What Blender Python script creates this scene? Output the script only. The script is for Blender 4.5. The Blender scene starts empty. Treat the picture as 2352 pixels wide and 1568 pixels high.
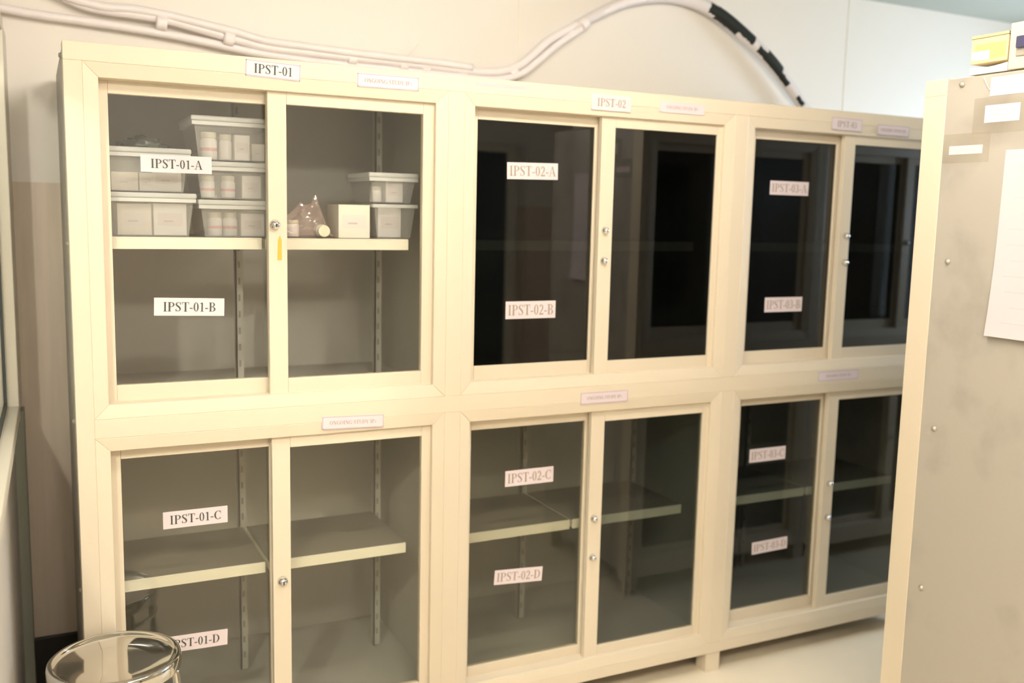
import bpy, bmesh, math, random
from mathutils import Vector, Matrix
random.seed(7)
C = bpy.context.scene
COL = C.collection
PI = math.pi

# ---------------------------------------------------------------- camera
FZ = 0.155                       # height of the first measuring level above the floor
cam_d = bpy.data.cameras.new('camera')
cam = bpy.data.objects.new('camera', cam_d); COL.objects.link(cam)
R3 = ((0.8963538, 0.03814452, -0.44169544), (-0.44277501, 0.1272810, -0.88755273), (0.02236415, 0.99113296, 0.13097823))
M = Matrix([list(R3[0]) + [-0.0758], list(R3[1]) + [-2.5531], list(R3[2]) + [1.4168 + FZ], [0, 0, 0, 1]])
cam.matrix_world = M
cam_d.sensor_width = 36.0
cam_d.lens = 36.0 * 2209.29 / 2352.0
cam_d.clip_start = 0.02
cam_d.dof.use_dof = True
cam_d.dof.focus_distance = 2.35
cam_d.dof.aperture_fstop = 1.9
C.camera = cam
C.view_settings.view_transform = 'Standard'
C.view_settings.look = 'None'
C.view_settings.gamma = 1.0
C.view_settings.use_curve_mapping = False
C.view_settings.exposure = 0.57
w = bpy.data.worlds.new('world'); C.world = w; w.use_nodes = True
w.node_tree.nodes['Background'].inputs[0].default_value = (0.9, 0.93, 1.0, 1)
w.node_tree.nodes['Background'].inputs[1].default_value = 0.6

# lamps: (x, y, watts, colour) of the two ceiling tube fixtures, and the daylight window
TUBES = [(1.15, -1.00, 27.0, (1.0, 0.90, 0.78)), (0.55, -2.7, 58.0, (1.0, 0.91, 0.81))]
CORRIDOR_W = 115.0
DAY_W, DAY_C = 19.0, (0.62, 0.80, 1.0)

def lamp(name, size, sy, power, col, loc, rot, parent=None):
    d = bpy.data.lights.new(name, 'AREA'); d.shape = 'RECTANGLE'; d.size = size; d.size_y = sy
    d.energy = power; d.color = col
    o = bpy.data.objects.new(name, d); COL.objects.link(o); o.location = loc; o.rotation_euler = rot
    if parent: o.parent = parent
    return o

# ---------------------------------------------------------------- materials
def mat(name, col, rough=0.5, metal=0.0, noise=0.0, scale=8.0, bump=0.0, spec=0.5, bscale=60.0, emit=None, estr=0.0, coat=0.0):
    m = bpy.data.materials.new(name); m.use_nodes = True
    nt = m.node_tree; b = nt.nodes['Principled BSDF']
    b.inputs['Base Color'].default_value = (*col, 1); b.inputs['Roughness'].default_value = rough
    b.inputs['Metallic'].default_value = metal; b.inputs['Specular IOR Level'].default_value = spec
    b.inputs['Coat Weight'].default_value = coat
    tc = nt.nodes.new('ShaderNodeTexCoord')
    if noise:
        n = nt.nodes.new('ShaderNodeTexNoise'); n.inputs['Scale'].default_value = scale; n.inputs['Detail'].default_value = 5
        nt.links.new(tc.outputs['Object'], n.inputs['Vector'])
        mx = nt.nodes.new('ShaderNodeMix'); mx.data_type = 'RGBA'
        mx.inputs[6].default_value = (*[c * (1 - noise) for c in col], 1)
        mx.inputs[7].default_value = (*[min(1, c * (1 + noise)) for c in col], 1)
        nt.links.new(n.outputs['Fac'], mx.inputs[0]); nt.links.new(mx.outputs[2], b.inputs['Base Color'])
    if bump:
        n2 = nt.nodes.new('ShaderNodeTexNoise'); n2.inputs['Scale'].default_value = bscale; n2.inputs['Detail'].default_value = 3
        nt.links.new(tc.outputs['Object'], n2.inputs['Vector'])
        bp = nt.nodes.new('ShaderNodeBump'); bp.inputs['Strength'].default_value = bump; bp.inputs['Distance'].default_value = 0.002
        nt.links.new(n2.outputs['Fac'], bp.inputs['Height']); nt.links.new(bp.outputs['Normal'], b.inputs['Normal'])
    if emit:
        b.inputs['Emission Color'].default_value = (*emit, 1); b.inputs['Emission Strength'].default_value = estr
    return m

def glass(name, tint, refl=1.0, rough=0.015, dust=0.0, dcol=(0.85, 0.86, 0.84)):
    m = bpy.data.materials.new(name); m.use_nodes = True
    nt = m.node_tree; nt.nodes.remove(nt.nodes['Principled BSDF'])
    out = nt.nodes['Material Output']
    tr = nt.nodes.new('ShaderNodeBsdfTransparent'); tr.inputs[0].default_value = (*tint, 1)
    gl = nt.nodes.new('ShaderNodeBsdfGlossy'); gl.inputs['Color'].default_value = (refl, refl, refl, 1); gl.inputs['Roughness'].default_value = rough
    fr = nt.nodes.new('ShaderNodeFresnel'); fr.inputs[0].default_value = 1.5
    mx = nt.nodes.new('ShaderNodeMixShader')
    ge = nt.nodes.new('ShaderNodeNewGeometry'); iv = nt.nodes.new('ShaderNodeMath'); iv.operation = 'SUBTRACT'; iv.inputs[0].default_value = 1.6
    nt.links.new(ge.outputs['Backfacing'], iv.inputs[1])          # front faces 1.6, back faces handled below
    bf = nt.nodes.new('ShaderNodeMath'); bf.operation = 'GREATER_THAN'; bf.inputs[1].default_value = 1.0; nt.links.new(iv.outputs[0], bf.inputs[0])
    m1 = nt.nodes.new('ShaderNodeMath'); m1.operation = 'MULTIPLY'; nt.links.new(fr.outputs[0], m1.inputs[0]); nt.links.new(iv.outputs[0], m1.inputs[1])
    m3 = nt.nodes.new('ShaderNodeMath'); m3.operation = 'MULTIPLY'; m3.use_clamp = True; nt.links.new(m1.outputs[0], m3.inputs[0]); nt.links.new(bf.outputs[0], m3.inputs[1])
    nt.links.new(m3.outputs[0], mx.inputs[0]); nt.links.new(tr.outputs[0], mx.inputs[1]); nt.links.new(gl.outputs[0], mx.inputs[2])
    last = mx
    if dust:
        df = nt.nodes.new('ShaderNodeBsdfDiffuse'); df.inputs[0].default_value = (*dcol, 1)
        m2 = nt.nodes.new('ShaderNodeMixShader'); m2.inputs[0].default_value = dust
        nt.links.new(mx.outputs[0], m2.inputs[1]); nt.links.new(df.outputs[0], m2.inputs[2]); last = m2
    nt.links.new(last.outputs[0], out.inputs[0])
    return m

def wall_mat(name, top, dado, zline):
    """cream panel wall over a brownish wood-grain dado, split at height zline"""
    m = bpy.data.materials.new(name); m.use_nodes = True
    nt = m.node_tree; b = nt.nodes['Principled BSDF']; b.inputs['Roughness'].default_value = 0.45
    g = nt.nodes.new('ShaderNodeNewGeometry'); s = nt.nodes.new('ShaderNodeSeparateXYZ')
    nt.links.new(g.outputs['Position'], s.inputs[0])
    gt = nt.nodes.new('ShaderNodeMath'); gt.operation = 'GREATER_THAN'; gt.inputs[1].default_value = zline
    nt.links.new(s.outputs['Z'], gt.inputs[0])
    mp = nt.nodes.new('ShaderNodeMapping'); mp.inputs['Scale'].default_value = (22, 22, 1.6)
    nt.links.new(g.outputs['Position'], mp.inputs[0])
    n = nt.nodes.new('ShaderNodeTexNoise'); n.inputs['Scale'].default_value = 1.5; n.inputs['Detail'].default_value = 4
    nt.links.new(mp.outputs[0], n.inputs['Vector'])
    cr = nt.nodes.new('ShaderNodeMix'); cr.data_type = 'RGBA'
    cr.inputs[6].default_value = (*[c * 0.82 for c in dado], 1); cr.inputs[7].default_value = (*[min(1, c * 1.15) for c in dado], 1)
    nt.links.new(n.outputs['Fac'], cr.inputs[0])
    mx = nt.nodes.new('ShaderNodeMix'); mx.data_type = 'RGBA'
    nt.links.new(gt.outputs[0], mx.inputs[0]); nt.links.new(cr.outputs[2], mx.inputs[6]); mx.inputs[7].default_value = (*top, 1)
    nt.links.new(mx.outputs[2], b.inputs['Base Color'])
    return m

CREAM = mat('cream_enamel', (0.675, 0.592, 0.465), 0.45, noise=0.02, scale=3, spec=.35)
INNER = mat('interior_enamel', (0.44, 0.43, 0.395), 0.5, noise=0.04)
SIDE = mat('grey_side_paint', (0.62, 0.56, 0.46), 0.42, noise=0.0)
SHELFTOP = mat('dark_shelf_top', (0.24, 0.22, 0.19), 0.4)  # shelf tops, much darker than their front edges
SLOT = mat('slot_shadow_grey', (0.25, 0.24, 0.21), 0.6)
SHELF = mat('shelf_enamel', (0.82, 0.79, 0.68), 0.35)
WALL = wall_mat('wall_paint', (0.88, 0.83, 0.765), (0.76, 0.65, 0.54), 1.48 + FZ)
WALLP = mat('partition_panel', (0.72, 0.68, 0.62), 0.4, noise=0.03)
CEIL = mat('ceiling_paint', (0.48, 0.50, 0.44), 0.7, noise=0.02)
FLOOR = mat('floor_vinyl', (0.80, 0.70, 0.54), 0.4, noise=0.05, scale=5)
BLACK = mat('black_skirting', (0.012, 0.011, 0.01), 0.5)
ALU = mat('anodised_aluminium', (0.72, 0.67, 0.56), 0.35)
RUBBER = mat('dark_gasket', (0.05, 0.06, 0.06), 0.5)
STEEL = mat('polished_steel', (0.66, 0.65, 0.62), 0.07, metal=1.0)
CHROME = mat('chrome', (0.75, 0.75, 0.76), 0.12, metal=1.0)
KEYHOLE = mat('keyhole_black', (0.02, 0.02, 0.02), 0.4)
BOLT = mat('bolt_steel', (0.45, 0.42, 0.36), 0.4, metal=0.4)
PAPER = mat('label_paper', (0.68, 0.59, 0.615), 0.45)
PAPERB = mat('label_border', (0.48, 0.38, 0.46), 0.5)
PAPERW = mat('white_paper', (0.64, 0.58, 0.61), 0.5)
INK = mat('black_ink', (0.05, 0.06, 0.05), 0.6)
INKF = mat('faded_ink', (0.33, 0.27, 0.21), 0.6)
INKP = mat('pink_ink', (0.36, 0.26, 0.25), 0.6)
PINKL = mat('pink_strip', (0.72, 0.47, 0.48), 0.5)
ORANGE = mat('orange_sticker', (0.95, 0.42, 0.06), 0.5)
WHITEC = mat('white_carton', (0.93, 0.92, 0.91), 0.6, noise=0.03)
CREAMC = mat('cream_carton', (0.90, 0.86, 0.78), 0.6, noise=0.03)
GREYC = mat('grey_carton', (0.42, 0.38, 0.35), 0.6, noise=0.05)
BOTTLE = mat('bottle_plastic', (0.90, 0.89, 0.88), 0.35)
CAP = mat('bottle_cap', (0.80, 0.78, 0.62), 0.4)
STRIPE = mat('pink_band', (0.80, 0.36, 0.38), 0.5)
BAGD = mat('dark_bag', (0.03, 0.045, 0.035), 0.3)
CABLEW = mat('white_cable_tape', (0.93, 0.87, 0.88), 0.45, noise=0.05, scale=30)
BROWN = mat('brown_wood', (0.12, 0.075, 0.05), 0.45, noise=0.2, scale=4)
YELL = mat('yellow_carton', (0.80, 0.62, 0.32), 0.4)
WHITEB = mat('bright_paper', (0.95, 0.93, 0.84), 0.5)
TAN = mat('tan_carton', (0.55, 0.42, 0.26), 0.6)
SWITCH = mat('switch_blue', (0.06, 0.06, 0.12), 0.35)
FIX = mat('fixture_white', (0.8, 0.8, 0.8), 0.4)
DIFF = mat('diffuser', (0.9, 0.9, 0.9), 0.4, emit=(1.0, 0.93, 0.8), estr=4.0)
DAYP = mat('daylight_pane', (0.8, 0.85, 0.9), 0.3, emit=(0.72, 0.85, 1.0), estr=2.0)
G_UP1 = glass('clear_grey_glass', (0.96, 0.96, 0.94))
G_UP2 = glass('dark_smoked_glass', (0.29, 0.30, 0.29))
G_LO1 = glass('grey_glass', (0.93, 0.93, 0.90))
G_LO2 = glass('falloff_tint_glass', (0.84, 0.84, 0.80))  # tint stands in for light falling off towards the second lower bay
G_DK = glass('darker_glass', (0.66, 0.68, 0.66))  # tint carries the weaker light of the right lower bays; opposite doors share it
G_WIN = glass('window_glass', (0.93, 0.95, 0.94))
BIN = glass('clear_plastic', (0.97, 0.97, 0.97), rough=0.12, dust=0.12, dcol=(.95,.96,.98))
BINL = glass('frosted_lid', (0.9, 0.92, 0.92), rough=0.2, dust=0.6, dcol=(.92,.94,.96))
BAGP = glass('pink_poly', (0.99, 0.95, 0.945), rough=0.1, dust=0.15, dcol=(0.98, 0.76, 0.74))

# side panel: grime with its own shape
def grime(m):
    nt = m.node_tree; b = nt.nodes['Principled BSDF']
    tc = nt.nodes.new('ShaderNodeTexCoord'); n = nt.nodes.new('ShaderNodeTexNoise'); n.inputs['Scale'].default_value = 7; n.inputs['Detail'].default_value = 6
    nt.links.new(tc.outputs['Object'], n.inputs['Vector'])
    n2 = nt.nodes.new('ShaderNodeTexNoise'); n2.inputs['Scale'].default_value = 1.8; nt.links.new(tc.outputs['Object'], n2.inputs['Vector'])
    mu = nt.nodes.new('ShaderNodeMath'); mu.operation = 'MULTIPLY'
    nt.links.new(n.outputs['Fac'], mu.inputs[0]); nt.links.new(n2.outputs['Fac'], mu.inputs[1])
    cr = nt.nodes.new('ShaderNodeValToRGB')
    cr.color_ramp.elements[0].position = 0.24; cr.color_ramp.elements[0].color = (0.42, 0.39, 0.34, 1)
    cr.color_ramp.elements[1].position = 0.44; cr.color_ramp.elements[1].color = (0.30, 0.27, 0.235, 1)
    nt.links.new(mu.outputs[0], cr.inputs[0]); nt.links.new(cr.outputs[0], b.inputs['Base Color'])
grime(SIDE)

# ---------------------------------------------------------------- mesh helpers
class MB:
    def __init__(self): self.bm = bmesh.new()
    def box(self, x0, x1, y0, y1, z0, z1, mi=0):
        v = [self.bm.verts.new(p) for p in ((x0,y0,z0),(x1,y0,z0),(x1,y1,z0),(x0,y1,z0),(x0,y0,z1),(x1,y0,z1),(x1,y1,z1),(x0,y1,z1))]
        for f in ((0,3,2,1),(4,5,6,7),(0,1,5,4),(1,2,6,5),(2,3,7,6),(3,0,4,7)):
            self.bm.faces.new([v[i] for i in f]).material_index = mi
        return self
    def hexa(self, pts, mi=0):
        v = [self.bm.verts.new(p) for p in pts]
        for f in ((0,3,2,1),(4,5,6,7),(0,1,5,4),(1,2,6,5),(2,3,7,6),(3,0,4,7)):
            self.bm.faces.new([v[i] for i in f]).material_index = mi
        return self
    def poly(self, pts, mi=0):
        self.bm.faces.new([self.bm.verts.new(p) for p in pts]).material_index = mi
        return self
    def lathe(self, prof, n=32, mi=0, mis=None, axis='z', org=(0,0,0)):
        rings = []
        for r, h in prof:
            ring = []
            for k in range(n):
                a = 2*PI*k/n; c, s = r*math.cos(a), r*math.sin(a)
                p = {'z': (c, s, h), 'y': (c, h, s), 'x': (h, c, s)}[axis]
                ring.append(self.bm.verts.new((p[0]+org[0], p[1]+org[1], p[2]+org[2])))
            rings.append(ring)
        for i in range(len(rings)-1):
            for k in range(n):
                f = self.bm.faces.new((rings[i][k], rings[i][(k+1)%n], rings[i+1][(k+1)%n], rings[i+1][k]))
                f.material_index = mis[i] if mis else mi; f.smooth = True
        for r_, mm in ((rings[0], 0), (rings[-1], -1)):
            if (prof[0] if mm == 0 else prof[-1])[0] > 1e-5:
                f = self.bm.faces.new(r_); f.material_index = (mis[mm] if mis else mi)
        return self
    def tube(self, pts, r, n=12, mi=0, caps=True):
        pts = [Vector(p) for p in pts]; rings = []
        rr = r if isinstance(r, (list, tuple)) else [r]*len(pts)
        up = Vector((0,0,1))
        for i, p in enumerate(pts):
            t = (pts[min(i+1, len(pts)-1)] - pts[max(i-1, 0)]).normalized()
            a = t.cross(up)
            if a.length < 1e-3: a = t.cross(Vector((0,1,0)))
            a.normalize(); b = t.cross(a).normalized()
            rings.append([self.bm.verts.new(p + (a*math.cos(2*PI*k/n) + b*math.sin(2*PI*k/n))*rr[i]) for k in range(n)])
        for i in range(len(rings)-1):
            for k in range(n):
                f = self.bm.faces.new((rings[i][k], rings[i][(k+1)%n], rings[i+1][(k+1)%n], rings[i+1][k])); f.smooth = True; f.material_index = mi
        if caps:
            self.bm.faces.new(rings[0]).material_index = mi; self.bm.faces.new(rings[-1]).material_index = mi
        return self
    def torus(self, R, r, z, cx=0, cy=0, n=48, m=10, mi=0):
        pts = [(cx+R*math.cos(2*PI*k/n), cy+R*math.sin(2*PI*k/n), z) for k in range(n)]
        rings = []
        for k in range(n):
            a = 2*PI*k/n
            rings.append([self.bm.verts.new((cx+(R+r*math.cos(2*PI*j/m))*math.cos(a), cy+(R+r*math.cos(2*PI*j/m))*math.sin(a), z+r*math.sin(2*PI*j/m))) for j in range(m)])
        for k in range(n):
            for j in range(m):
                f = self.bm.faces.new((rings[k][j], rings[(k+1)%n][j], rings[(k+1)%n][(j+1)%m], rings[k][(j+1)%m])); f.smooth = True; f.material_index = mi
        return self
    def build(self, name, mats, parent=None, loc=(0,0,0), bevel=0.0, seg=2, recalc=True):
        if recalc: bmesh.ops.recalc_face_normals(self.bm, faces=self.bm.faces)
        me = bpy.data.meshes.new(name); self.bm.to_mesh(me); self.bm.free()
        for m in (mats if isinstance(mats, (list, tuple)) else [mats]): me.materials.append(m)
        o = bpy.data.objects.new(name, me); COL.objects.link(o); o.location = loc
        if parent: o.parent = parent
        if bevel:
            b = o.modifiers.new('bevel', 'BEVEL'); b.width = bevel; b.segments = seg; b.limit_method = 'ANGLE'; b.angle_limit = 0.9
        return o

def tag(o, label=None, cat=None, group=None, kind=None):
    if label: o['label'] = label
    if cat: o['category'] = cat
    if group: o['group'] = group
    if kind: o['kind'] = kind
    return o
def thing(name, label, cat, loc=(0,0,0), rz=0, group=None):
    o = bpy.data.objects.new(name, None); COL.objects.link(o); o.location = loc; o.rotation_euler = (0,0,rz)
    o.empty_display_size = 0.1
    return tag(o, label, cat, group)
def struct(o): o['kind'] = 'structure'; return o
def copy_tree(o, parent=None):
    c = o.copy(); COL.objects.link(c); c.parent = parent
    for ch in list(o.children): copy_tree(ch, c)
    return c

# ---------------------------------------------------------------- serif lettering
def ring2(cx, cy, rx, ry, tx, ty, a0=0, a1=360, n=20):
    q = []
    for k in range(n):
        a, b = math.radians(a0+(a1-a0)*k/n), math.radians(a0+(a1-a0)*(k+1)/n)
        q.append([(cx+rx*math.cos(a), cy+ry*math.sin(a)), (cx+rx*math.cos(b), cy+ry*math.sin(b)),
                  (cx+(rx-tx)*math.cos(b), cy+(ry-ty)*math.sin(b)), (cx+(rx-tx)*math.cos(a), cy+(ry-ty)*math.sin(a))])
    return q
def r2(x0, y0, x1, y1): return [[(x0,y0),(x1,y0),(x1,y1),(x0,y1)]]
def ln(x0, y0, x1, y1, t): return [[(x0-t/2,y0),(x0+t/2,y0),(x1+t/2,y1),(x1-t/2,y1)]]
def rib(pts):
    q = []
    for (x0,y0,t0),(x1,y1,t1) in zip(pts[:-1], pts[1:]):
        d = math.hypot(x1-x0, y1-y0) or 1; nx, ny = -(y1-y0)/d, (x1-x0)/d
        q.append([(x0+nx*t0/2,y0+ny*t0/2),(x1+nx*t1/2,y1+ny*t1/2),(x1-nx*t1/2,y1-ny*t1/2),(x0-nx*t0/2,y0-ny*t0/2)])
    return q
S, T_ = 0.15, 0.045
def serif(x, y, w_=0.3): return r2(x-w_/2, y, x+w_/2, y+T_)
GL = {
 'I': (0.42, r2(.13,0,.13+S,1)+serif(.205,0)+serif(.205,1-T_)),
 'P': (0.66, r2(.10,0,.10+S,1)+serif(.17,0)+r2(.02,1-T_,.3,1)+ring2(.3,.74,.32,.26,.14,T_,-90,90)+r2(.2,.48,.32,.48+T_)+r2(.2,1-T_,.32,1)),
 'S': (0.60, rib([(.50,.80,.05),(.45,.92,.05),(.33,.975,.05),(.18,.93,.08),(.11,.80,.13),(.16,.66,.15),(.30,.54,.16),(.43,.40,.16),(.48,.24,.13),(.42,.10,.08),(.28,.03,.05),(.14,.08,.05),(.08,.24,.05)])+r2(.47,.72,.51,1)+r2(.07,0,.11,.28)),
 'T': (0.68, r2(.27,0,.27+S,1)+serif(.345,0)+r2(.04,1-T_*1.3,.65,1)+r2(.03,.76,.075,1)+r2(.615,.76,.66,1)),
 '-': (0.36, r2(.04,.30,.31,.40)),
 '0': (0.54, ring2(.26,.5,.23,.5,.13,.05)),
 '1': (0.50, r2(.20,0,.20+.13,.97)+serif(.265,0,.32)+rib([(.08,.84,.05),(.2,.93,.07)])),
 '2': (0.54, ring2(.25,.72,.21,.28,.13,.06,-35,170)+rib([(.40,.58,.12),(.10,.08,.06)])+r2(.05,0,.45,.13)+r2(.44,0,.48,.22)),
 '3': (0.54, ring2(.22,.75,.21,.25,.12,.05,-80,150)+ring2(.21,.29,.25,.29,.14,.05,-150,95)),
 'A': (0.76, rib([(.10,.02,.05),(.36,1,.05)])+rib([(.62,.02,.16),(.37,1,.10)])+r2(.18,.30,.55,.345)+serif(.10,0,.24)+serif(.62,0,.30)),
 'B': (0.68, r2(.10,0,.10+S,1)+r2(.02,0,.34,T_)+r2(.02,1-T_,.32,1)+r2(.2,.5,.34,.5+T_)+ring2(.30,.76,.28,.24,.13,T_,-90,90)+ring2(.31,.265,.32,.265,.15,T_,-90,90)),
 'C': (0.72, ring2(.40,.5,.37,.5,.15,.05,48,318)+r2(.62,.66,.66,1)),
 'D': (0.76, r2(.10,0,.10+S,1)+r2(.02,0,.34,T_)+r2(.02,1-T_,.34,1)+ring2(.31,.5,.40,.5,.15,T_,-90,90)),
 'O': (0.80, ring2(.39,.5,.36,.5,.15,.05)),
 'G': (0.80, ring2(.40,.5,.37,.5,.15,.05,48,330)+r2(.60,.05,.72,.42)+r2(.5,.40,.78,.44)+r2(.62,.68,.66,1)),
 'N': (0.76, r2(.13,0,.17,1)+r2(.60,0,.64,1)+rib([(.14,.97,.16),(.62,.03,.16)])+serif(.15,0,.22)+serif(.62,1-T_,.22)),
 'U': (0.76, r2(.12,.3,.26,1)+r2(.60,.3,.64,1)+ring2(.38,.3,.26,.3,.10,.05,180,360)+serif(.19,1-T_,.28)+serif(.62,1-T_,.2)),
 'Y': (0.74, r2(.31,0,.45,.45)+rib([(.12,1,.14),(.38,.42,.14)])+rib([(.62,1,.05),(.40,.42,.05)])+serif(.38,0)+serif(.12,1-T_,.26)+serif(.62,1-T_,.2)),
 'M': (0.92, r2(.12,0,.16,1)+r2(.70,0,.84,1)+rib([(.14,.98,.14),(.42,.1,.12)])+rib([(.42,.1,.05),(.74,.98,.05)])+serif(.14,0,.2)+serif(.77,0,.26)),
 's': (0.42, rib([(.33,.55,.04),(.2,.64,.05),(.1,.52,.09),(.2,.36,.10),(.32,.2,.10),(.2,.04,.06),(.07,.14,.04)])),
 ' ': (0.30, []),
}
def text_w(s): return sum(GL[c][0] for c in s)
def label_mesh(name, s, wd, ht, parent, loc, mats, cap=0.5, border=0.0, tilt=0.0, fill=0.9, th=0.0006, rot=(0,0,0)):
    """paper label facing -Y: mats = (paper, ink, border)"""
    mb = MB(); mb.box(-wd/2, wd/2, 0, th, -ht/2, ht/2, 0)
    if border:
        e = -0.0003; i = border
        for q in ((-wd/2+i*.4, wd/2-i*.4, ht/2-i*1.4, ht/2-i*.4), (-wd/2+i*.4, wd/2-i*.4, -ht/2+i*.4, -ht/2+i*1.4), (-wd/2+i*.4, -wd/2+i*1.4, -ht/2+i*.4, ht/2-i*.4), (wd/2-i*1.4, wd/2-i*.4, -ht/2+i*.4, ht/2-i*.4)):
            mb.poly([(q[0],e,q[2]),(q[1],e,q[2]),(q[1],e,q[3]),(q[0],e,q[3])], 2)
    if s:
        h = ht*cap; tw = text_w(s)*h; sx = min(1.15, wd*fill/tw)
        x = -tw*sx/2
        for c in s:
            adv, quads = GL[c]
            for q in quads: mb.poly([(x + px*h*sx, -0.0005, -h/2 + py*h) for px, py in q], 1)
            x += adv*h*sx
    o = mb.build(name, mats, parent, loc, recalc=False)
    o.rotation_euler = (rot[0], tilt, rot[2])
    return o

# ---------------------------------------------------------------- the setting
ROOM = dict(x0=-0.16, x1=4.6, y0=-4.0, y1=0.70, zc=2.385+FZ)
LA = 0.017                                    # the left partition is not quite square to the back wall
struct(MB().box(-1.3, ROOM['x1']+.1, ROOM['y0']-.1, ROOM['y1']+.1, -0.1, 0.0).build('floor', FLOOR))
struct(MB().box(-1.3, ROOM['x1']+.1, ROOM['y0']-.1, ROOM['y1']+.1, ROOM['zc'], ROOM['zc']+.1).build('ceiling', CEIL))
struct(MB().box(-0.6, ROOM['x1']+.1, ROOM['y1'], ROOM['y1']+.1, 0.0, ROOM['zc']).build('wall_back', WALL))
struct(MB().box(-0.3, ROOM['x1']+.1, ROOM['y0']-.1, ROOM['y0'], 0.0, ROOM['zc']).build('wall_front', WALL))
wr = MB()
wr.box(4.6, 4.7, ROOM['y0'], ROOM['y1'], 0, 0.95); wr.box(4.6, 4.7, ROOM['y0'], ROOM['y1'], 2.1, ROOM['zc'])
wr.box(4.6, 4.7, ROOM['y0'], -0.9, 0.95, 2.1); wr.box(4.6, 4.7, 0.4, ROOM['y1'], 0.95, 2.1)
struct(wr.build('wall_right', WALL))
wf = MB()
for a in ((4.58,4.7,-.9,-.85,.95,2.1),(4.58,4.7,.35,.4,.95,2.1),(4.58,4.7,-.85,.35,.95,1.0),(4.58,4.7,-.85,.35,2.05,2.1),(4.59,4.69,-.27,-.23,1.0,2.05)): wf.box(*a)
win2 = struct(wf.build('window_2', ALU))
MB().box(4.66, 4.67, -.85, .35, 1.0, 2.05).build('window_pane', DAYP, win2)
dl = lamp('daylight', .45, .45, DAY_W, DAY_C, (4.63, -.20, 1.62), (0, PI/2, 0), win2)

# wall panel joints on the back wall (shallow cover strips)
for i, x in enumerate((1.545, 3.15, 4.5)):
    struct(MB().box(x-.006, x+.006, ROOM['y1']-.0025, ROOM['y1']+.01, 1.50+FZ, ROOM['zc']).build('trim_%d' % (i+1), mat('joint_strip', (0.88, 0.84, 0.76), 0.5)))
struct(MB().box(-0.3, ROOM['x1'], ROOM['y1']-.012, ROOM['y1']+.01, 0.0, 0.055+FZ).build('baseboard_back', BLACK, bevel=0.003))

# left partition: hinge line at the far corner, running toward the camera
lroot_x, lroot_y = -0.130, 0.5
def L(mb_pts_box):                              # box given in partition space: u = depth into the wall (x), v along y
    return mb_pts_box
lw = MB()
lw.box(-0.14, -0.022, -4.55, 0.14, 0.0, 0.825+FZ)          # panel below the sill
lw.box(-0.14, -0.012, -4.55, 0.22, 1.90+FZ, ROOM['zc'])     # header
lw.box(-0.14, -0.0, 0.03, 0.24, 0.825+FZ, 1.90+FZ)
lwo = struct(lw.build('wall_left', WALLP)); lwo.location = (lroot_x, lroot_y, 0); lwo.rotation_euler = (0, 0, -LA)
pf = MB()
pf.box(-0.06, 0.006, 0.13, 0.20, 0.0, 0.80+FZ)              # corner post
po = struct(pf.build('trim_4', mat('post_paint', (0.30, 0.31, 0.25), 0.4), bevel=0.002)); po.location = (lroot_x, lroot_y, 0); po.rotation_euler = (0,0,-LA)
wn = MB()
wn.box(-0.045, 0.0, -0.03, 0.03, 0.80+FZ, 1.92+FZ)          # far jamb
wn.box(-0.045, 0.0, -3.6, -0.03, 0.808+FZ, 0.846+FZ)        # sill rail
wn.box(-0.045, 0.0, -3.6, -0.03, 1.88+FZ, 1.92+FZ)
wn.box(-0.045, 0.0, -2.05, -2.0, 0.846+FZ, 1.88+FZ)
wno = struct(wn.build('window_1', ALU, bevel=0.003)); wno.location = (lroot_x, lroot_y, 0); wno.rotation_euler = (0,0,-LA)
gk = MB(); gk.box(-0.040, -0.030, -0.045, -0.03, .846+FZ, 1.88+FZ); gk.box(-0.040, -0.030, -3.6, -0.045, .846+FZ, .858+FZ)
gk.build('window_gasket', RUBBER, wno)
MB().box(-0.038, -0.034, -3.6, -0.045, .858+FZ, 1.88+FZ).build('window_pane', G_WIN, wno)
struct(MB().box(-1.3, -1.2, -4.0, 0.8, 0, 2.6).build('wall_corridor', mat('corridor_paint', (0.45, 0.46, 0.42), 0.6)))

cl = thing('corridor_light', 'round lamp on the ceiling of the passage beyond the left window', 'ceiling light', (-.78, -2.3, ROOM['zc']))
MB().lathe([(.11, -.001), (.11, -.03), (.09, -.04), (.0005, -.042)], 32).build('lamp_body', FIX, cl)
pl = bpy.data.lights.new('corridor_bulb', 'POINT'); pl.energy = CORRIDOR_W; pl.color = (1.0, .92, .80); pl.shadow_soft_size = .05
pq = bpy.data.objects.new('corridor_bulb', pl); COL.objects.link(pq); pq.parent = cl; pq.location = (0, 0, -.10)

# door and cupboard on the wall behind the camera (they show in the panes)
df = MB(); y0 = ROOM['y0']
for a in ((2.62,2.70,y0,y0+.05,0,2.1),(3.13,3.21,y0,y0+.05,0,2.1),(2.70,3.13,y0,y0+.05,2.03,2.1)): df.box(*a)
d1 = struct(df.build('door_1', ALU)); MB().box(2.70, 3.13, y0, y0+.03, 0, 2.03).build('door_leaf', mat('door_dark_green', (0.05, 0.06, 0.055), 0.4), d1)

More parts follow.
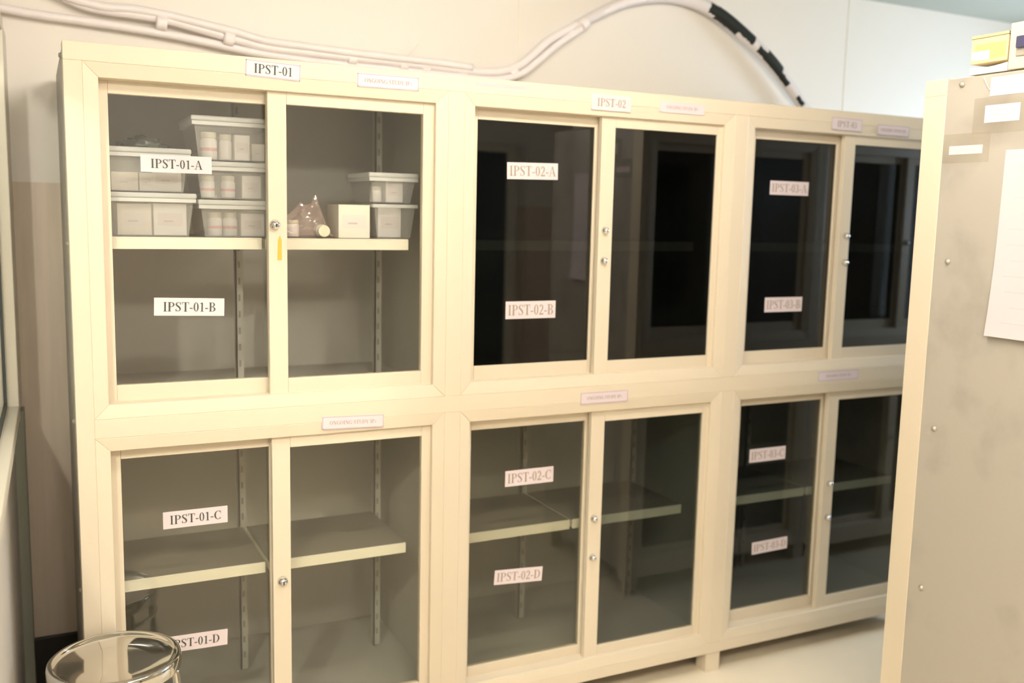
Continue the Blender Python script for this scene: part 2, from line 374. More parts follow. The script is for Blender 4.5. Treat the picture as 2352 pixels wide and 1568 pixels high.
# ---------------------------------------------------------------- glass door cabinets
def opening_ring(mb, x0, x1, z0, z1, e=0.035, g=0.0001):
    f, b, t = -0.020, -0.0135, 0.05
    O = [(x0-e+g, z0-e+g), (x1+e-g, z0-e+g), (x1+e-g, z1+e-g), (x0-e+g, z1+e-g)]
    I = [(x0, z0), (x1, z0), (x1, z1), (x0, z1)]
    for k in range(4):
        j = (k+1) % 4
        # tiny gap at every mitre
        def lerp(a, b_, s): return (a[0]+(b_[0]-a[0])*s, a[1]+(b_[1]-a[1])*s)
        s = 0.0
        o0, o1, i0, i1 = lerp(O[k], O[j], s), lerp(O[j], O[k], s), lerp(I[k], I[j], s), lerp(I[j], I[k], s)
        mb.hexa([(o0[0],f,o0[1]),(o1[0],f,o1[1]),(i1[0],b,i1[1]),(i0[0],b,i0[1]),(o0[0],t,o0[1]),(o1[0],t,o1[1]),(i1[0],t,i1[1]),(i0[0],t,i0[1])])

def door(parent, x0, x1, z0, z1, gx0, gx1, gz0, gz1, yf, gmat, name='sliding_door'):
    """one sliding door frame (origin at its lower left), with its pane as child"""
    d = 0.020
    mb = MB()
    mb.box(x0, gx0, yf, yf+d, z0, z1); mb.box(gx1, x1, yf, yf+d, z0, z1)
    mb.box(gx0, gx1, yf, yf+d, z0, gz0); mb.box(gx0, gx1, yf, yf+d, gz1, z1)
    o = mb.build(name, CREAM, parent, bevel=0.0015)
    p = MB().box(gx0-.004, gx1+.004, yf+.006, yf+.009, gz0-.004, gz1+.004).build('glass_pane', gmat, o)
    return o, p

def lock(parent, x, z, y, key=True, r=0.0115):
    k = MB(); k.lathe([(0.001, y-.017), (r*.55, y-.0165), (r*.72, y-.013), (r, y-.009), (r*1.05, y-.003), (r*1.12, y)], 20, axis='y', org=(x, 0, z))
    if key:
        k.box(x-.0018, x+.0018, y-.0178, y-.0165, z-.006, z+.004, 1)
    return k.build('lock', [CHROME, KEYHOLE], parent)

Wb = 1.0
OX = [(0.076, 0.937), (1.056, 1.940), (2.063, 2.930)]
UZ = (0.926+FZ, 1.717+FZ); LZ = (-0.012+FZ, 0.808+FZ)
TOP, BOT = 1.795+FZ, -0.085+FZ
def cabinet_body(root, n, width, depth=0.65):
    fr = MB(); e = 0.035
    xs = [0] + [v for i in range(n) for v in (OX[i][0]-e, OX[i][1]+e)] + [width]
    zs = [BOT, LZ[0]-e, LZ[1]+e, UZ[0]-e, UZ[1]+e, TOP]
    f, t = -0.020, 0.05
    fr.box(0, width, f, t, zs[4], TOP)                       # head rail
    fr.box(0, width, f, t, BOT, zs[1])                       # bottom rail
    fr.box(xs[1], xs[-2], f, t, zs[2], zs[3])                # mid rail
    for k in range(0, len(xs), 2):
        a, b = xs[k], xs[k+1]
        if k in (0, len(xs)-2): fr.box(a, b, f, t, zs[1], zs[4])
        else: fr.box(a, b, f, t, zs[1], zs[2]); fr.box(a, b, f, t, zs[3], zs[4])
    for i in range(n):
        opening_ring(fr, *OX[i], *UZ); opening_ring(fr, *OX[i], *LZ)
    fr.build('frame', CREAM, root, bevel=0.0012, seg=1)
    MB().box(0.004, width-.004, .05, depth-.005, TOP-.03, TOP-.003).build('top_panel', CREAM, root)
    MB().box(0.004, width-.004, .052, depth-.004, -0.06+FZ, -0.035+FZ).build('bottom_panel', INNER, root)
    MB().box(0.02, width-.02, .052, depth-.004, .84+FZ, .895+FZ).build('middle_deck', INNER, root)
    MB().box(0.004, width-.004, depth-.004, depth, BOT+.01, TOP-.003).build('back_panel', INNER, root)
    for x in (0.0015, width-.0055):
        MB().box(x, x+.004, .05, depth, BOT+.02, TOP-.004).build('side_panel', SIDE, root)
    for i in range(1, n):
        MB().box(i*Wb-.012, i*Wb+.012, .052, depth-.006, BOT+.03, TOP-.03).build('divider', INNER, root)
    for i in range(n+1):
        x = min(max(i*Wb, 0.03), width-.03)
        for y in (0.012, depth-.05):
            MB().box(x-.029, x+.029, y-.028, y+.028, 0.0, BOT+.001).build('foot', CREAM, root, bevel=.001)
    for i in range(n):
        for x in (OX[i][0]-.03, OX[i][0]+.385, OX[i][1]-.04):
            for z0, z1 in ((-.03, .83), (.90, 1.76)):
                u = MB(); u.box(x, x+.004, .395, .42, z0+FZ, z1+FZ); u.box(x, x+.022, .395, .399, z0+FZ, z1+FZ)
                z = z0 + .04
                while z < z1-.03:
                    u.box(x+.008, x+.014, .393, .3955, z+FZ, z+.02+FZ, 1); z += .05
                u.build('slotted_upright', [INNER, SLOT], root)
def shelf(root, x0, x1, z, depth=0.33):
    s = MB(); y0 = 0.065; z += FZ
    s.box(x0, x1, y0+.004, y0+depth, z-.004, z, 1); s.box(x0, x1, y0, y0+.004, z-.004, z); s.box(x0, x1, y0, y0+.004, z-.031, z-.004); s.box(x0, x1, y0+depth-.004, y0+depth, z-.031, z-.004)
    s.box(x0, x0+.003, y0+.004, y0+depth-.004, z-.028, z-.004); s.box(x1-.003, x1, y0+.004, y0+depth-.004, z-.028, z-.004)
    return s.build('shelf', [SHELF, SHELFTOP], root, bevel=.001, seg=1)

cab = thing('display_cabinet', 'long cream steel cabinet with three bays of sliding glass doors along the back wall', 'cabinet', (0,0,0))
cabinet_body(cab, 3, 3.005)
UPG = [((.0985,.480),(.525,.905)), ((1.084,1.478),(1.533,1.921)), ((2.105,2.470),(2.526,2.905))]
LOG = [((.102,.478),(.528,.910)), ((1.080,1.477),(1.531,1.917)), ((2.104,2.476),(2.529,2.882))]
UGZ = [(0.966,1.686)]*3
LGZ = [(0.021,0.775),(0.020,0.771),(0.030,0.775)]
LAB = {('U',0):[('IPST-01-A',.2552,1.523,.171,.043,0), ('IPST-01-B',.2792,1.161,.174,.046,.03)],
       ('U',1):[('IPST-02-A',1.269,1.546,.171,.049,-.02), ('IPST-02-B',1.274,1.130,.171,.053,0)],
       ('U',2):[('IPST-03-A',2.268,1.527,.172,.047,0), ('IPST-03-B',2.272,1.125,.169,.051,0)],
       ('L',0):[('IPST-01-C',.2832,.598,.165,.046,0), ('IPST-01-D',.274,.2525,.172,.045,.025)],
       ('L',1):[('IPST-02-C',1.284,.607,.169,.050,0), ('IPST-02-D',1.254,.289,.169,.047,.063)],
       ('L',2):[('IPST-03-C',2.240,.590,.164,.048,0), ('IPST-03-D',2.2745,.248,.164,.045,-.02)]}
LOCKS = {('U',0):[(.493,1.376)], ('U',1):[(1.506,1.374),(1.505,1.281)], ('U',2):[(2.507,1.368),(2.509,1.274)],
         ('L',0):[(.504,.400)], ('L',1):[(1.501,.456),(1.501,.326)], ('L',2):[(2.508,.464),(2.508,.336)]}
for i in range(3):
    for tier, G, GZ, OZ in (('U', UPG, UGZ, UZ), ('L', LOG, LGZ, LZ)):
        (lx0, lx1), (rx0, rx1) = G[i]; z0, z1 = GZ[i][0]+FZ, GZ[i][1]+FZ
        gm = {('U',0):G_UP1, ('U',1):G_UP2, ('U',2):G_UP2, ('L',0):G_LO1, ('L',1):G_LO2, ('L',2):G_DK}[(tier,i)]
        d, p = door(cab, OX[i][0]-.012, lx1+.042, OZ[0]-.006, OZ[1]+.004, lx0, lx1, z0, z1, .030, gm)
        for s, x, z, wd, ht, tl in LAB[(tier,i)]:
            ink = INK if i == 0 else INKF
            label_mesh('shelf_label', s, wd, ht, d, (x, .0352, z+FZ), [PAPER, ink, PAPERB], cap=.52 if i == 0 else .60, tilt=tl, fill=.88 if i == 0 else .92)
        d, p = door(cab, rx0-.049, OX[i][1]+.010, OZ[0]-.006, OZ[1]+.004, rx0, rx1, z0, z1, 0.0, G_DK if gm is G_LO2 else gm)
        for k, (x, z) in enumerate(LOCKS[(tier,i)]): lock(d, x, z+FZ, 0.0, key=(i == 0), r=.0125 if i == 0 else .0105)
        if (tier, i) == ('U', 0):
            s = MB(); s.poly([(.498,-.0006,1.283+FZ),(.510,-.0006,1.283+FZ),(.510,-.0006,1.335+FZ),(.505,-.0006,1.349+FZ),(.500,-.0006,1.335+FZ)])
            o = s.build('seal_sticker', ORANGE, d); o['label'] = 'orange sticker'
for i, (a, b, c_, d_) in enumerate(((.085,.472,.482,.888), (1.062,1.452,1.462,1.895), (2.07,2.452,2.462,2.90))):
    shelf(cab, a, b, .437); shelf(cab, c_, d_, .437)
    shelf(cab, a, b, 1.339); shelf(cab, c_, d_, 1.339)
FRONT = -0.0207
for nm, s, x, z, wd, ht, tl, mats, bd, cp in (
    ('name_label','IPST-01',.488,1.767,.140,.041,.03,[PAPER,INK,PAPERB],.0022,.56),
    ('notice_label','ONGOING STUDY IPs',.796,1.762,.174,.036,-.005,[PAPER,INKP,PAPERB],.0022,.30),
    ('pink_strip_label','',1.130,1.778,.156,.010,0,[PINKL,INKP,PAPERB],0,.3),
    ('name_label','IPST-02',1.502,1.756,.141,.047,0,[PAPER,INKF,PAPER],.002,.5),
    ('notice_label','ONGOING STUDY IPs',1.763,1.758,.172,.033,0,[PAPER,INKP,PAPER],.002,.30),
    ('name_label','IPST-03',2.459,1.750,.141,.042,.01,[PAPER,INKF,PAPERB],.0018,.5),
    ('notice_label','ONGOING STUDY IPs',2.682,1.742,.157,.036,0,[PAPER,INKP,PAPERB],.002,.28),
    ('notice_label','ONGOING STUDY IPs',.699,.837,.176,.036,.03,[PAPER,INKP,PAPERB],.002,.30),
    ('notice_label','ONGOING STUDY IPs',1.514,.854,.174,.037,0,[PAPER,INKP,PAPERB],.002,.28),
    ('notice_label','ONGOING STUDY IPs',2.498,.870,.193,.035,0,[PAPER,INKP,PAPERB],.002,.28)):
    label_mesh(nm, s, wd, ht, cab, (x, FRONT, z+FZ), mats, cap=cp, border=bd, tilt=tl, fill=.84 if nm == 'name_label' else .93)
def bolts(root, x, sgn):
    for z in (1.775, 1.319, .868, .419):
        MB().lathe([(.008, 0), (.008, sgn*.002), (.006, sgn*.003), (.0055, sgn*.006), (.002, sgn*.007)], 10, axis='x', org=(x, .095, z+FZ)).build('bolt', BOLT, root)
bolts(cab, 0.0015, -1)

# the cabinet standing across the aisle; only its side and front post show
opp = thing('steel_cabinet', 'cabinet at the right edge showing its grey side panel with taped paper and stickers', 'cabinet', (2.088, -0.664, 0))
# built facing +y: mirror of the same carcass
opp_in = opp
def flip(objs):
    for o in objs:
        if o.type == 'MESH' and o.data.users == 1:
            o.data.transform(Matrix.Scale(-1, 4, Vector((0,1,0)))); o.data.flip_normals()
            o.location.y *= -1
before = set(COL.objects)
opp_tmp = opp
cabinet_body(opp, 2, 2.005)
for i in range(2):
    for tier, G, GZ, OZ in (('U', UPG, UGZ, UZ), ('L', LOG, LGZ, LZ)):
        (lx0, lx1), (rx0, rx1) = G[i]; z0, z1 = GZ[i][0]+FZ, GZ[i][1]+FZ
        door(opp, OX[i][0]-.012, lx1+.042, OZ[0]-.006, OZ[1]+.004, lx0, lx1, z0, z1, .030, G_DK)
        d, p = door(opp, rx0-.049, OX[i][1]+.010, OZ[0]-.006, OZ[1]+.004, rx0, rx1, z0, z1, 0.0, G_DK)
        lock(d, rx0-.025, (z0+z1)/2, 0.0, key=False)
bolts(opp, 0.0015, -1)
flip([o for o in COL.objects if o not in before])
opp.location.y = -0.664 - 0.020
# papers on its side panel (facing -x). local y runs from front (0) backwards (negative)
def side_sheet(name, y0, y1, z0, z1, mats, lines=0, skew=0.0, head=None, th=.0006, label=None, curl=0.0, rc=False):
    mb = MB(); X = 0.0012 if not rc else 0.0009
    n = 8
    for k in range(n):
        a, b = k/n, (k+1)/n
        za, zb = z1+(z0-z1)*a, z1+(z0-z1)*b
        ca, cb = curl*max(0, a-.35)**2, curl*max(0, b-.35)**2
        sa, sb = skew*a, skew*b
        mb.hexa([(X-th-ca, y0+sa, za), (X-th-ca, y1+sa, za), (X-ca, y1+sa, za), (X-ca, y0+sa, za), (X-th-cb, y0+sb, zb), (X-th-cb, y1+sb, zb), (X-cb, y1+sb, zb), (X-cb, y0+sb, zb)], 0)
    rnd = random.Random(int(abs(y0*1000)))
    for k in range(lines):
        a = (k+1.0)/(lines+1); z = z1+(z0-z1)*a; c = curl*max(0, a-.35)**2 + th + .0004
        l = (y1-y0)*(.35+.4*rnd.random()); ym = (y0+y1)/2 + skew*a
        hh = min(.003, (z1-z0)/(lines+1)*.3)
        mb.poly([(X-c, ym-l/2, z), (X-c, ym+l/2, z), (X-c, ym+l/2, z-hh), (X-c, ym-l/2, z-hh)], 1)
    if head:
        h = .011; x = y1 - .028
        for ch in head:
            adv, quads = GL[ch]
            for q in quads: mb.poly([(X-th-.0005, x - px*h, z1-.045 + py*h) for px, py in q], 1)
            x -= adv*h
    o = mb.build(name, mats, opp, recalc=rc)
    if label: o['label'] = label
    return o
yo = 0.684   # world y -> local y
INKL = mat('pale_print', (0.66, 0.55, 0.58), 0.6)
side_sheet('paper_sheet', -1.135+yo, -.922+yo, 1.139+FZ, 1.602+FZ, [PAPERW, INKL], lines=11, head='MANDA', curl=.035, skew=.006, label='large white printed sheet')
side_sheet('sticker', -1.00+yo, -.863+yo, 1.737+FZ, 1.783+FZ, [PAPER, INKL], lines=3, label='pale pink printed sticker')
side_sheet('sticker', -.951+yo, -.853+yo, 1.672+FZ, 1.715+FZ, [PAPER, INKL], lines=3, label='pale pink printed sticker')
side_sheet('sticker', -.855+yo, -.755+yo, 1.597+FZ, 1.619+FZ, [PAPER, INKL], lines=1, label='narrow pale pink sticker')
TAPE = glass('clear_tape', (0.985, 0.98, 0.965), rough=.15, dust=.03, dcol=(.8,.75,.65))
side_sheet('clear_tape', -.875+yo, -.735+yo, 1.575+FZ, 1.650+FZ, [TAPE], th=.0002, rc=True)
side_sheet('clear_tape', -.99+yo, -.82+yo, 1.645+FZ, 1.735+FZ, [TAPE], th=.0002, rc=True)
MB().tube([(0.0, -.842+yo, 1.786+FZ), (-.003, -.850+yo, 1.776+FZ), (-.003, -.858+yo, 1.762+FZ), (-.001, -.863+yo, 1.752+FZ)], .0014, 6).build('tape_curl', WHITEB, opp)

# cartons and box on top of it
tc_ = thing('stacked_carton', 'yellow and cream carton with a taped lid on top of the grey-sided cabinet', 'box', (2.092, -.795, 1.822+FZ))
MB().box(0, .13, -.105, 0, 0.0, .062).build('carton_body', [YELL], tc_, bevel=.002)
MB().box(-.0006, 0, -.10, -.012, .010, .047).build('carton_label', [mat('yellow_print', (0.85, 0.78, 0.20), .4)], tc_)
MB().box(-.0012, -.0006, -.055, -.004, .008, .030).build('carton_patch', [WHITEB], tc_)
MB().box(-.001, .131, -.106, .001, .0625, .070).build('carton_lid', [TAN], tc_, bevel=.001)
pb = MB()
for k in range(6):
    a, b = -.108+k*.018, -.108+(k+1)*.018
    f = lambda y: .021 - .010*math.sin(PI*(y+.108)/.108*.9)*.6 + (.006 if y > -.03 else 0)*0
    pb.hexa([(0, a, 0), (.13, a, 0), (.13, b, 0), (0, b, 0), (0, a, f(a)), (.13, a, f(a)), (.13, b, f(b)), (0, b, f(b))])
po_ = pb.build('paper_stack', WHITEB, None, (2.092, -.795, 1.796+FZ)); tag(po_, 'low cream-white stack of paper under the yellow carton', 'paper')
eb = thing('switch_box', 'beige box with a dark rocker switch on top of the grey-sided cabinet', 'box', (2.0895, -.905, 1.796+FZ))
MB().box(0, .25, -.26, 0, 0, .112).build('housing', mat('beige_housing', (0.62, 0.55, 0.44), .45), eb, bevel=.003)
sw = MB().box(-.004, 0, -.075, -.022, .030, .078).build('switch_plate', BOLT, eb, bevel=.001)
MB().box(-.012, -.004, -.070, -.026, .048, .076).build('rocker_switch', SWITCH, eb, bevel=.002)

# ---------------------------------------------------------------- cables over the cabinet
def smooth(pts, n=6):
    out = []; P = [Vector(p) for p in pts]
    for i in range(len(P)-1):
        p0, p1, p2, p3 = P[max(i-1,0)], P[i], P[i+1], P[min(i+2,len(P)-1)]
        for k in range(n):
            t = k/n
            out.append(0.5*((2*p1)+(p2-p0)*t+(2*p0-5*p1+4*p2-p3)*t*t+(3*p1-p0-3*p2+p3)*t**3))
    out.append(P[-1]); return out
cb = thing('cable_bundle', 'bundle of white taped cables running along the wall above the long cream cabinet', 'cable', (0, .68, 1.95+FZ))
def cpath(pts, dy=0.0): return [(x, y-.68+dy, z+FZ-(1.95+FZ)) for x, y, z in pts]
# lower wall run with tape, then the free arc
p_lo = [(-.15,.668,1.972),(-.05,.668,1.963),(.08,.668,1.957),(.21,.668,1.950),(.34,.668,1.940),(.45,.668,1.928),(.58,.666,1.912),(.74,.662,1.902),(.90,.658,1.898),(1.05,.655,1.896),(1.2,.650,1.893),(1.33,.648,1.890),(1.44,.648,1.895),(1.53,.65,1.922),(1.60,.655,1.973),(1.69,.66,2.045),(1.80,.665,2.120)]
p_up = [(.03,.668,2.02),(.09,.666,2.000),(.16,.664,1.993),(.24,.664,1.990),(.32,.664,1.984),(.42,.662,1.966),(.52,.660,1.947),(.62,.658,1.930),(.76,.654,1.926),(.9,.65,1.922),(1.05,.648,1.920),(1.2,.645,1.918),(1.33,.643,1.914),(1.44,.645,1.922),(1.52,.65,1.950),(1.58,.655,1.995),(1.66,.66,2.062),(1.80,.662,2.140),(1.95,.655,2.215),(2.05,.65,2.245)]
p_mid = [(.0,.66,2.03),(.07,.655,2.012),(.14,.655,2.002),(.22,.655,2.004),(.31,.656,1.998),(.4,.652,1.985),(.52,.648,1.966),(.62,.648,1.948),(.76,.644,1.942),(.9,.64,1.936),(1.05,.636,1.933),(1.2,.634,1.930),(1.33,.634,1.925)]
MB().tube(smooth(cpath(p_lo)), .013, 10).build('cable', CABLEW, cb)
MB().tube(smooth(cpath(p_up)), .0145, 10).build('cable', CABLEW, cb)
MB().tube(smooth(cpath(p_mid)), .0135, 10).build('cable', CABLEW, cb)
for (x, z, dx, dz, rr) in ((.30,1.972,1,-.12,.022),(.50,1.945,1,-.18,.022),(.90,1.918,1,-.03,.021),(1.08,1.914,1,-.02,.021),(1.16,1.912,1,-.02,.021),(1.30,1.906,1,0,.020),(1.50,1.925,1,.9,.024),(1.79,2.125,1,.75,.020)):
    l = .016; d = Vector((dx, 0, dz)).normalized()*l
    c0 = Vector((x, .655-.68, z-1.95))
    t = MB(); a = d.normalized(); bx = Vector((0,1,0)); cz = a.cross(bx)
    rings = []
    for e in (-1, -.6, .6, 1):
        rings.append([t.bm.verts.new(c0 + d*e + bx*math.cos(2*PI*k/14)*.020*(1 if abs(e) < 1 else .93) + cz*math.sin(2*PI*k/14)*rr*(1 if abs(e) < 1 else .93)) for k in range(14)])
    for i in range(3):
        for k in range(14):
            f = t.bm.faces.new((rings[i][k], rings[i][(k+1)%14], rings[i+1][(k+1)%14], rings[i+1][k])); f.smooth = True
    t.bm.faces.new(rings[0]); t.bm.faces.new(rings[-1])
    t.build('tape_band', CABLEW, cb)
MB().tube(smooth(cpath([(1.085,.63,1.93),(1.10,.62,1.955),(1.125,.62,1.985)]), 3), .0016, 6).build('cable_tie', CABLEW, cb)

# wrapped pipe arching over and down on the right, its white wrap torn off in patches
p_arc = [(1.74,0.665,2.105),(1.80,0.665,2.140),(1.914,0.665,2.200),(2.01,0.665,2.240),(2.14,0.665,2.268),(2.24,0.664,2.270),(2.33,0.657,2.253),(2.43,0.650,2.214),(2.54,0.642,2.150),(2.66,0.632,2.068),(2.76,0.632,1.985),(2.87,0.632,1.885),(2.91,0.632,1.845)]
arc = smooth(cpath(p_arc), 26)
rad = [.016 + .011*min(1, i/120) - .008*max(0, (i-230)/110) for i in range(len(arc))]
mb = MB(); NN = 28
mb.tube(arc, rad, NN)
tp = mb.build('wrapped_pipe', [CABLEW], cb)
tp['label'] = 'white wrapped pipe with torn black patches'
at = tp.data.attributes.new('torn', 'FLOAT', 'POINT')
vals = [0.0]*len(tp.data.vertices)
N_ = len(arc)
# patches: (start, end) along the pipe, (centre angle, half width) around it
PATCH = [(.515,.570,-.2,.95),(.545,.640,0.0,1.7),(.625,.690,.35,1.25),(.700,.735,-.5,.7),(.725,.795,-.1,1.25),(.785,.840,-.7,.7),(.865,.900,-.55,.55),(.930,.99,-.6,.38)]
for i, p in enumerate(arc):
    t = i/(N_-1)
    for k in range(NN):
        ang = 2*PI*k/NN
        # direction of this vertex around the ring: compare to the view side (towards -y, slightly down)
        v = tp.data.vertices[i*NN+k].co - p
        side = math.atan2(v.z*.75 + v.x*.65, -v.y)
        best = 0
        for a, b, c_, h in PATCH:
            if a <= t <= b:
                e = min((t-a)/.012, (b-t)/.012, 1.0)
                q = (h - abs(side-c_))/.5
                best = max(best, min(1, e, q))
        vals[i*NN+k] = best
at.data.foreach_set('value', vals)
tm = bpy.data.materials.new('torn_wrap'); tm.use_nodes = True
nt = tm.node_tree; b = nt.nodes['Principled BSDF']; b.inputs['Roughness'].default_value = .5
an = nt.nodes.new('ShaderNodeAttribute'); an.attribute_name = 'torn'
no = nt.nodes.new('ShaderNodeTexNoise'); no.inputs['Scale'].default_value = 55; no.inputs['Detail'].default_value = 3
tcn = nt.nodes.new('ShaderNodeTexCoord'); nt.links.new(tcn.outputs['Object'], no.inputs['Vector'])
ad = nt.nodes.new('ShaderNodeMath'); ad.operation = 'MULTIPLY_ADD'; ad.inputs[1].default_value = 1.1
sb = nt.nodes.new('ShaderNodeMath'); sb.operation = 'SUBTRACT'; sb.inputs[1].default_value = .5
nt.links.new(no.outputs['Fac'], sb.inputs[0]); nt.links.new(sb.outputs[0], ad.inputs[0]); nt.links.new(an.outputs['Fac'], ad.inputs[2])
gt = nt.nodes.new('ShaderNodeMath'); gt.operation = 'GREATER_THAN'; gt.inputs[1].default_value = .32
nt.links.new(ad.outputs[0], gt.inputs[0])
mx = nt.nodes.new('ShaderNodeMix'); mx.data_type = 'RGBA'; mx.inputs[6].default_value = (.80, .75, .75, 1); mx.inputs[7].default_value = (.012, .016, .014, 1)
nt.links.new(gt.outputs[0], mx.inputs[0]); nt.links.new(mx.outputs[2], b.inputs['Base Color'])
tp.data.materials[0] = tm

# ---------------------------------------------------------------- things on the upper left shelf
SZ = 1.3395 + FZ
def storage_bin(w_, d_, h, label, loc, lid=True, taper=.012, lidh=.014, group='clear plastic bins on the upper shelf'):
    t = thing('storage_bin', label, 'storage bin', loc, group=group)
    b = MB(); e = taper; th = .0022
    lo = [(e,e),(w_-e,e),(w_-e,d_-e),(e,d_-e)]; hi = [(0,0),(w_,0),(w_,d_),(0,d_)]
    for k in range(4):
        j = (k+1) % 4
        b.poly([(*lo[k],0.001),(*lo[j],0.001),(*hi[j],h),(*hi[k],h)])
    b.poly([(*p,0.001) for p in lo])
    o = b.build('bin_body', BIN, t); m = o.modifiers.new('solid', 'SOLIDIFY'); m.thickness = .0012
    r = MB(); z = h
    r.box(-.006, w_+.006, -.006, 0.0, z-.010, z); r.box(-.006, w_+.006, d_, d_+.006, z-.010, z); r.box(-.006, 0, 0, d_, z-.010, z); r.box(w_, w_+.006, 0, d_, z-.010, z)
    r.build('rim', BINL, t, bevel=.001)
    if lid: MB().box(-.008, w_+.008, -.008, d_+.008, h+.0005, h+lidh).build('lid', BINL, t, bevel=.004)
    return t
def bottle(label, loc, r=.0185, h=.062, stripe=True, group='white medicine bottles on the upper shelf'):
    t = thing('medicine_bottle', label, 'bottle', loc, group=group)
    z1 = h*.26; mis = [0, 0, 1 if stripe else 0, 0, 0, 0, 0]
    MB().lathe([(r*.93, 0), (r, .002), (r, h*.30), (r, h*.42), (r, h*.70), (r*.86, h*.76), (r*.8, h*.8)], 24, mis=mis).build('bottle_body', [BOTTLE, STRIPE], t)
    MB().lathe([(r*.92, h*.78), (r*.94, h*.80), (r*.94, h*.98), (r*.88, h)], 24).build('cap', CAP, t)
    return t
CARTL = mat('carton_print', (0.86, 0.80, 0.79), 0.5)
def carton(label, loc, size, m=WHITEC, rz=0, name='medicine_carton', printed=True, group='small cartons on the upper shelf'):
    w_, d_, h = size
    t = thing(name, label, 'box', loc, rz, group)
    MB().box(0, w_, 0, d_, 0, h).build('carton_body', m, t, bevel=.0012)
    if printed:
        q = MB(); q.box(w_*.12, w_*.88, -.0006, 0, h*.30, h*.70, 0)
        q.poly([(w_*.3,-.0009,h*.42),(w_*.6,-.0009,h*.42),(w_*.6,-.0009,h*.47),(w_*.3,-.0009,h*.47)], 1)
        q.build('carton_label', [CARTL, INKL], t)
    return t
y = .10
storage_bin(.212, .22, .098, 'clear lidded plastic bin, lower of the two at the left end of the shelf', (.091, y, SZ))
storage_bin(.199, .22, .098, 'clear lidded plastic bin, upper of the two at the left end of the shelf', (.093, y, SZ+.1135))
storage_bin(.200, .22, .084, 'clear plastic bin of bottles resting on the shelf, lowest of the middle stack', (.322, y, SZ))
storage_bin(.203, .22, .083, 'clear plastic bin of bottles in the middle of its stack', (.313, y, SZ+.101))
storage_bin(.212, .22, .099, 'clear lidded plastic bin of bottles topmost in the middle stack', (.308, y, SZ+.2015))
# left stack contents
carton('white printed carton at right in the lower left bin', (.205, y+.014, SZ+.003), (.082, .12, .082))
carton('two-row cream carton in the middle of the lower left bin', (.118, y+.02, SZ+.003), (.083, .12, .080), CREAMC)
z2 = SZ+.1135
carton('short cream carton at the left of the upper left bin', (.106, y+.014, z2+.003), (.064, .10, .046), CREAMC)
carton('tall white carton at the right of the upper left bin', (.204, y+.014, z2+.003), (.072, .12, .062))
carton('short white carton in the centre of the upper left bin', (.173, y+.014, z2+.003), (.032, .10, .046))
# dark crumpled bag on the lid
bg = bmesh.new(); bmesh.ops.create_icosphere(bg, subdivisions=4, radius=1)
from mathutils import noise as mnoise
for v in bg.verts:
    n = mnoise.noise(v.co*2.2)*.25 + mnoise.noise(v.co*5)*.12
    v.co = Vector((v.co.x*.062*(1+n), v.co.y*.05*(1+n), max(-.006, v.co.z*.027*(1+n*1.6)*(1-.35*v.co.x**2) )))
for f in bg.faces: f.smooth = True
me = bpy.data.meshes.new('plastic_bag'); bg.to_mesh(me); bg.free(); me.materials.append(BAGD)
bo = bpy.data.objects.new('plastic_bag', me); COL.objects.link(bo); bo.location = (.19, .19, SZ+.1135+.1125+.0065)
tag(bo, 'dark green crumpled bag lying on the left stack of bins', 'bag')
# middle stack contents
bottle('white bottle with pink band, left in the lowest bin of the middle stack', (.362, y+.036, SZ+.003))
bottle('white bottle with pink band, right in the lowest bin of the middle stack', (.402, y+.036, SZ+.003))
carton('white carton beside the bottles in the lowest bin of the middle stack', (.428, y+.018, SZ+.003), (.062, .10, .060))
z3 = SZ+.101
bottle('white bottle, left in the middle bin of the middle stack', (.345, y+.036, z3+.003), h=.058)
bottle('white bottle, right in the middle bin of the middle stack', (.398, y+.036, z3+.003), h=.058)
carton('pinkish carton beside the bottles in the middle bin of the middle stack', (.432, y+.018, z3+.003), (.050, .10, .060))
z4 = SZ+.2015
bottle('white bottle with pink band and cream cap, left in the topmost bin', (.350, y+.036, z4+.003), r=.021, h=.070)
bottle('plain white bottle in the centre of the topmost bin', (.393, y+.036, z4+.003), r=.0165, h=.066, stripe=False)
carton('white carton beside the bottles in the topmost bin', (.414, y+.018, z4+.003), (.040, .08, .066))
carton('cream carton at the right end of the topmost bin', (.460, y+.022, z4+.003), (.034, .08, .045), CREAMC)
# right pane: poly bag with bottles
bottle('white bottle lying in the pink bag with its cap to the front', (.648, .140, SZ+.0195), r=.0175, h=.055).rotation_euler = (PI/2, 0, 0)
bottle('white bottle standing in the pink bag at its left side', (.575, .150, SZ+.002), r=.0175, h=.046, stripe=False)
pbm = bmesh.new(); bmesh.ops.create_icosphere(pbm, subdivisions=5, radius=1)
for v in pbm.verts:
    c = v.co.copy(); n = mnoise.noise(c*2.6+Vector((3,1,0)))*.22 + mnoise.noise(c*7)*.10
    u = max(-1, min(1, c.x*1.15))
    hgt = .046*(1-abs(u)**3) + .085*max(0, 1-abs(u-.42)/.40)**1.3 + .050*max(0, 1-abs(u+.05)/.42)**1.2 + .02*max(0, 1-abs(u+.55)/.4)
    w_ = max(0, (c.z+.75)/1.75)
    v.co = Vector((u*.088*(1+n*.22), c.y*.062*(1+n*.4)*(1-.6*w_), max(.001, hgt*w_*(1+n*.6))))
for f in pbm.faces: f.smooth = False
me = bpy.data.meshes.new('poly_bag'); pbm.to_mesh(me); pbm.free(); me.materials.append(BAGP)
bo = bpy.data.objects.new('poly_bag', me); COL.objects.link(bo); bo.location = (.604, .155, SZ)
tag(bo, 'crumpled pink translucent plastic bag with two bottles inside on the shelf', 'bag')
carton('cream carton beside the pink bag on the shelf', (.697, .115, SZ), (.092, .12, .094), CREAMC)
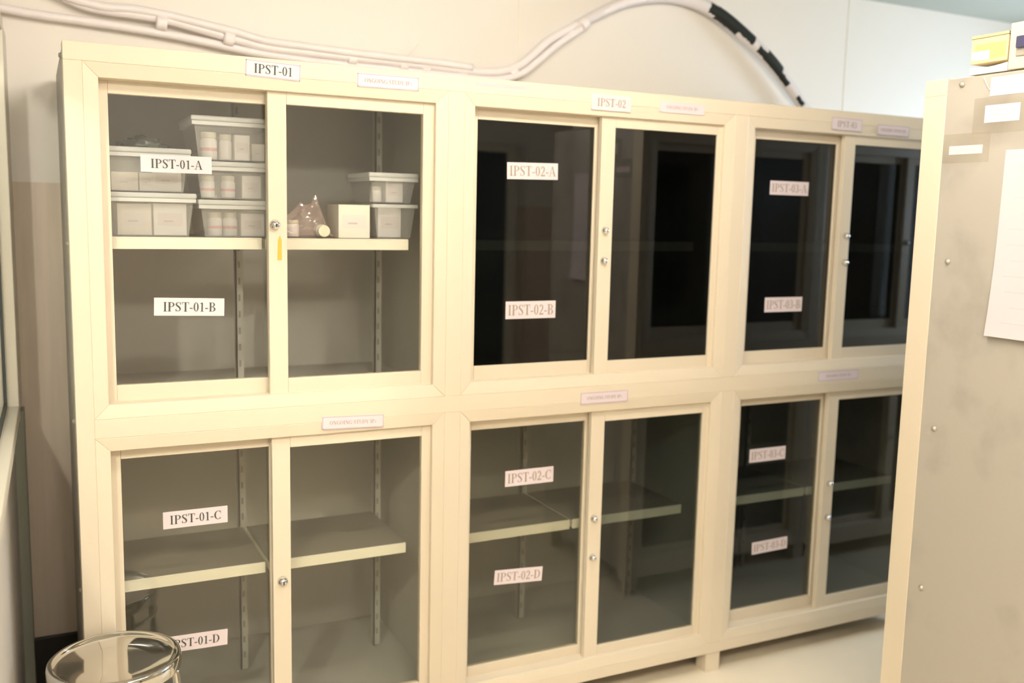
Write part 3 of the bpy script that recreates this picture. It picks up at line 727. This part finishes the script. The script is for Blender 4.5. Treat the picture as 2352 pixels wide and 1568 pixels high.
storage_bin(.125, .20, .098, 'clear plastic bin standing right of the cream carton on the shelf', (.800, y+.01, SZ), lid=False)
storage_bin(.135, .20, .072, 'clear lidded plastic bin raised at the right end of the shelf', (.790, y+.01, SZ+.101))
carton('white carton in the lower right bin on the shelf', (.818, y+.03, SZ+.003), (.070, .10, .085))
carton('white carton in the raised right bin', (.840, y+.026, SZ+.104), (.052, .10, .062))
bottle('small white bottle in the raised right bin', (.816, y+.046, SZ+.104), r=.017, h=.045, stripe=False)
# ---------------------------------------------------------------- steel stool
st = thing('steel_stool', 'round polished steel stool standing in front of the cabinet', 'stool', (.060, -.190, 0), .35)
SH = .505; Rr = .150
MB().lathe([(0.0005, SH-.0135), (Rr*.5, SH-.0130), (Rr*.84, SH-.011), (Rr*.90, SH-.006), (Rr*.93, SH-.001), (Rr*.965, SH), (Rr*.99, SH-.003), (Rr, SH-.010), (Rr, SH-.032), (Rr*.985, SH-.035), (Rr*.97, SH-.033), (Rr*.95, SH-.020), (0.0005, SH-.018)], 72).build('seat', STEEL, st)
for k in range(4):
    a = PI/4 + k*PI/2; c, s = math.cos(a), math.sin(a)
    leg = MB().tube([(c*.130, s*.130, SH-.021), (c*.143, s*.143, SH-.040), (c*.150, s*.150, SH-.12), (c*.166, s*.166, .03), (c*.1675, s*.1675, .012)], .0105, 14).build('leg', STEEL, st)
    MB().lathe([(.0125, 0), (.0125, .018), (.0105, .026)], 14, org=(c*.1678, s*.1678, 0)).build('rubber_foot', RUBBER, leg)
MB().torus(.152, .007, .20).build('foot_ring', STEEL, st)
MB().torus(.138, .006, SH-.075).build('brace_ring', STEEL, st)

# ---------------------------------------------------------------- ceiling lamps
for i, (x, yy, W_, c_) in enumerate(TUBES):
    t = thing('ceiling_light', ('twin tube ceiling light above the aisle in front of the long cabinet', 'tube ceiling light behind the camera')[i], 'ceiling light', (x, yy, ROOM['zc']))
    MB().box(-.62, .62, -.10, .10, -.05, -.001).build('housing', FIX, t, bevel=.004)
    MB().box(-.60, .60, -.085, .085, -.056, -.0505).build('diffuser', DIFF, t)
    for k, xx in enumerate((-.42, 0, .42)):                 # bare tubes shine all round
        pl = bpy.data.lights.new('tube_light', 'POINT'); pl.energy = W_/3; pl.color = c_; pl.shadow_soft_size = .06
        po2 = bpy.data.objects.new('tube_light', pl); COL.objects.link(po2); po2.parent = t; po2.location = (xx, 0, -.14)
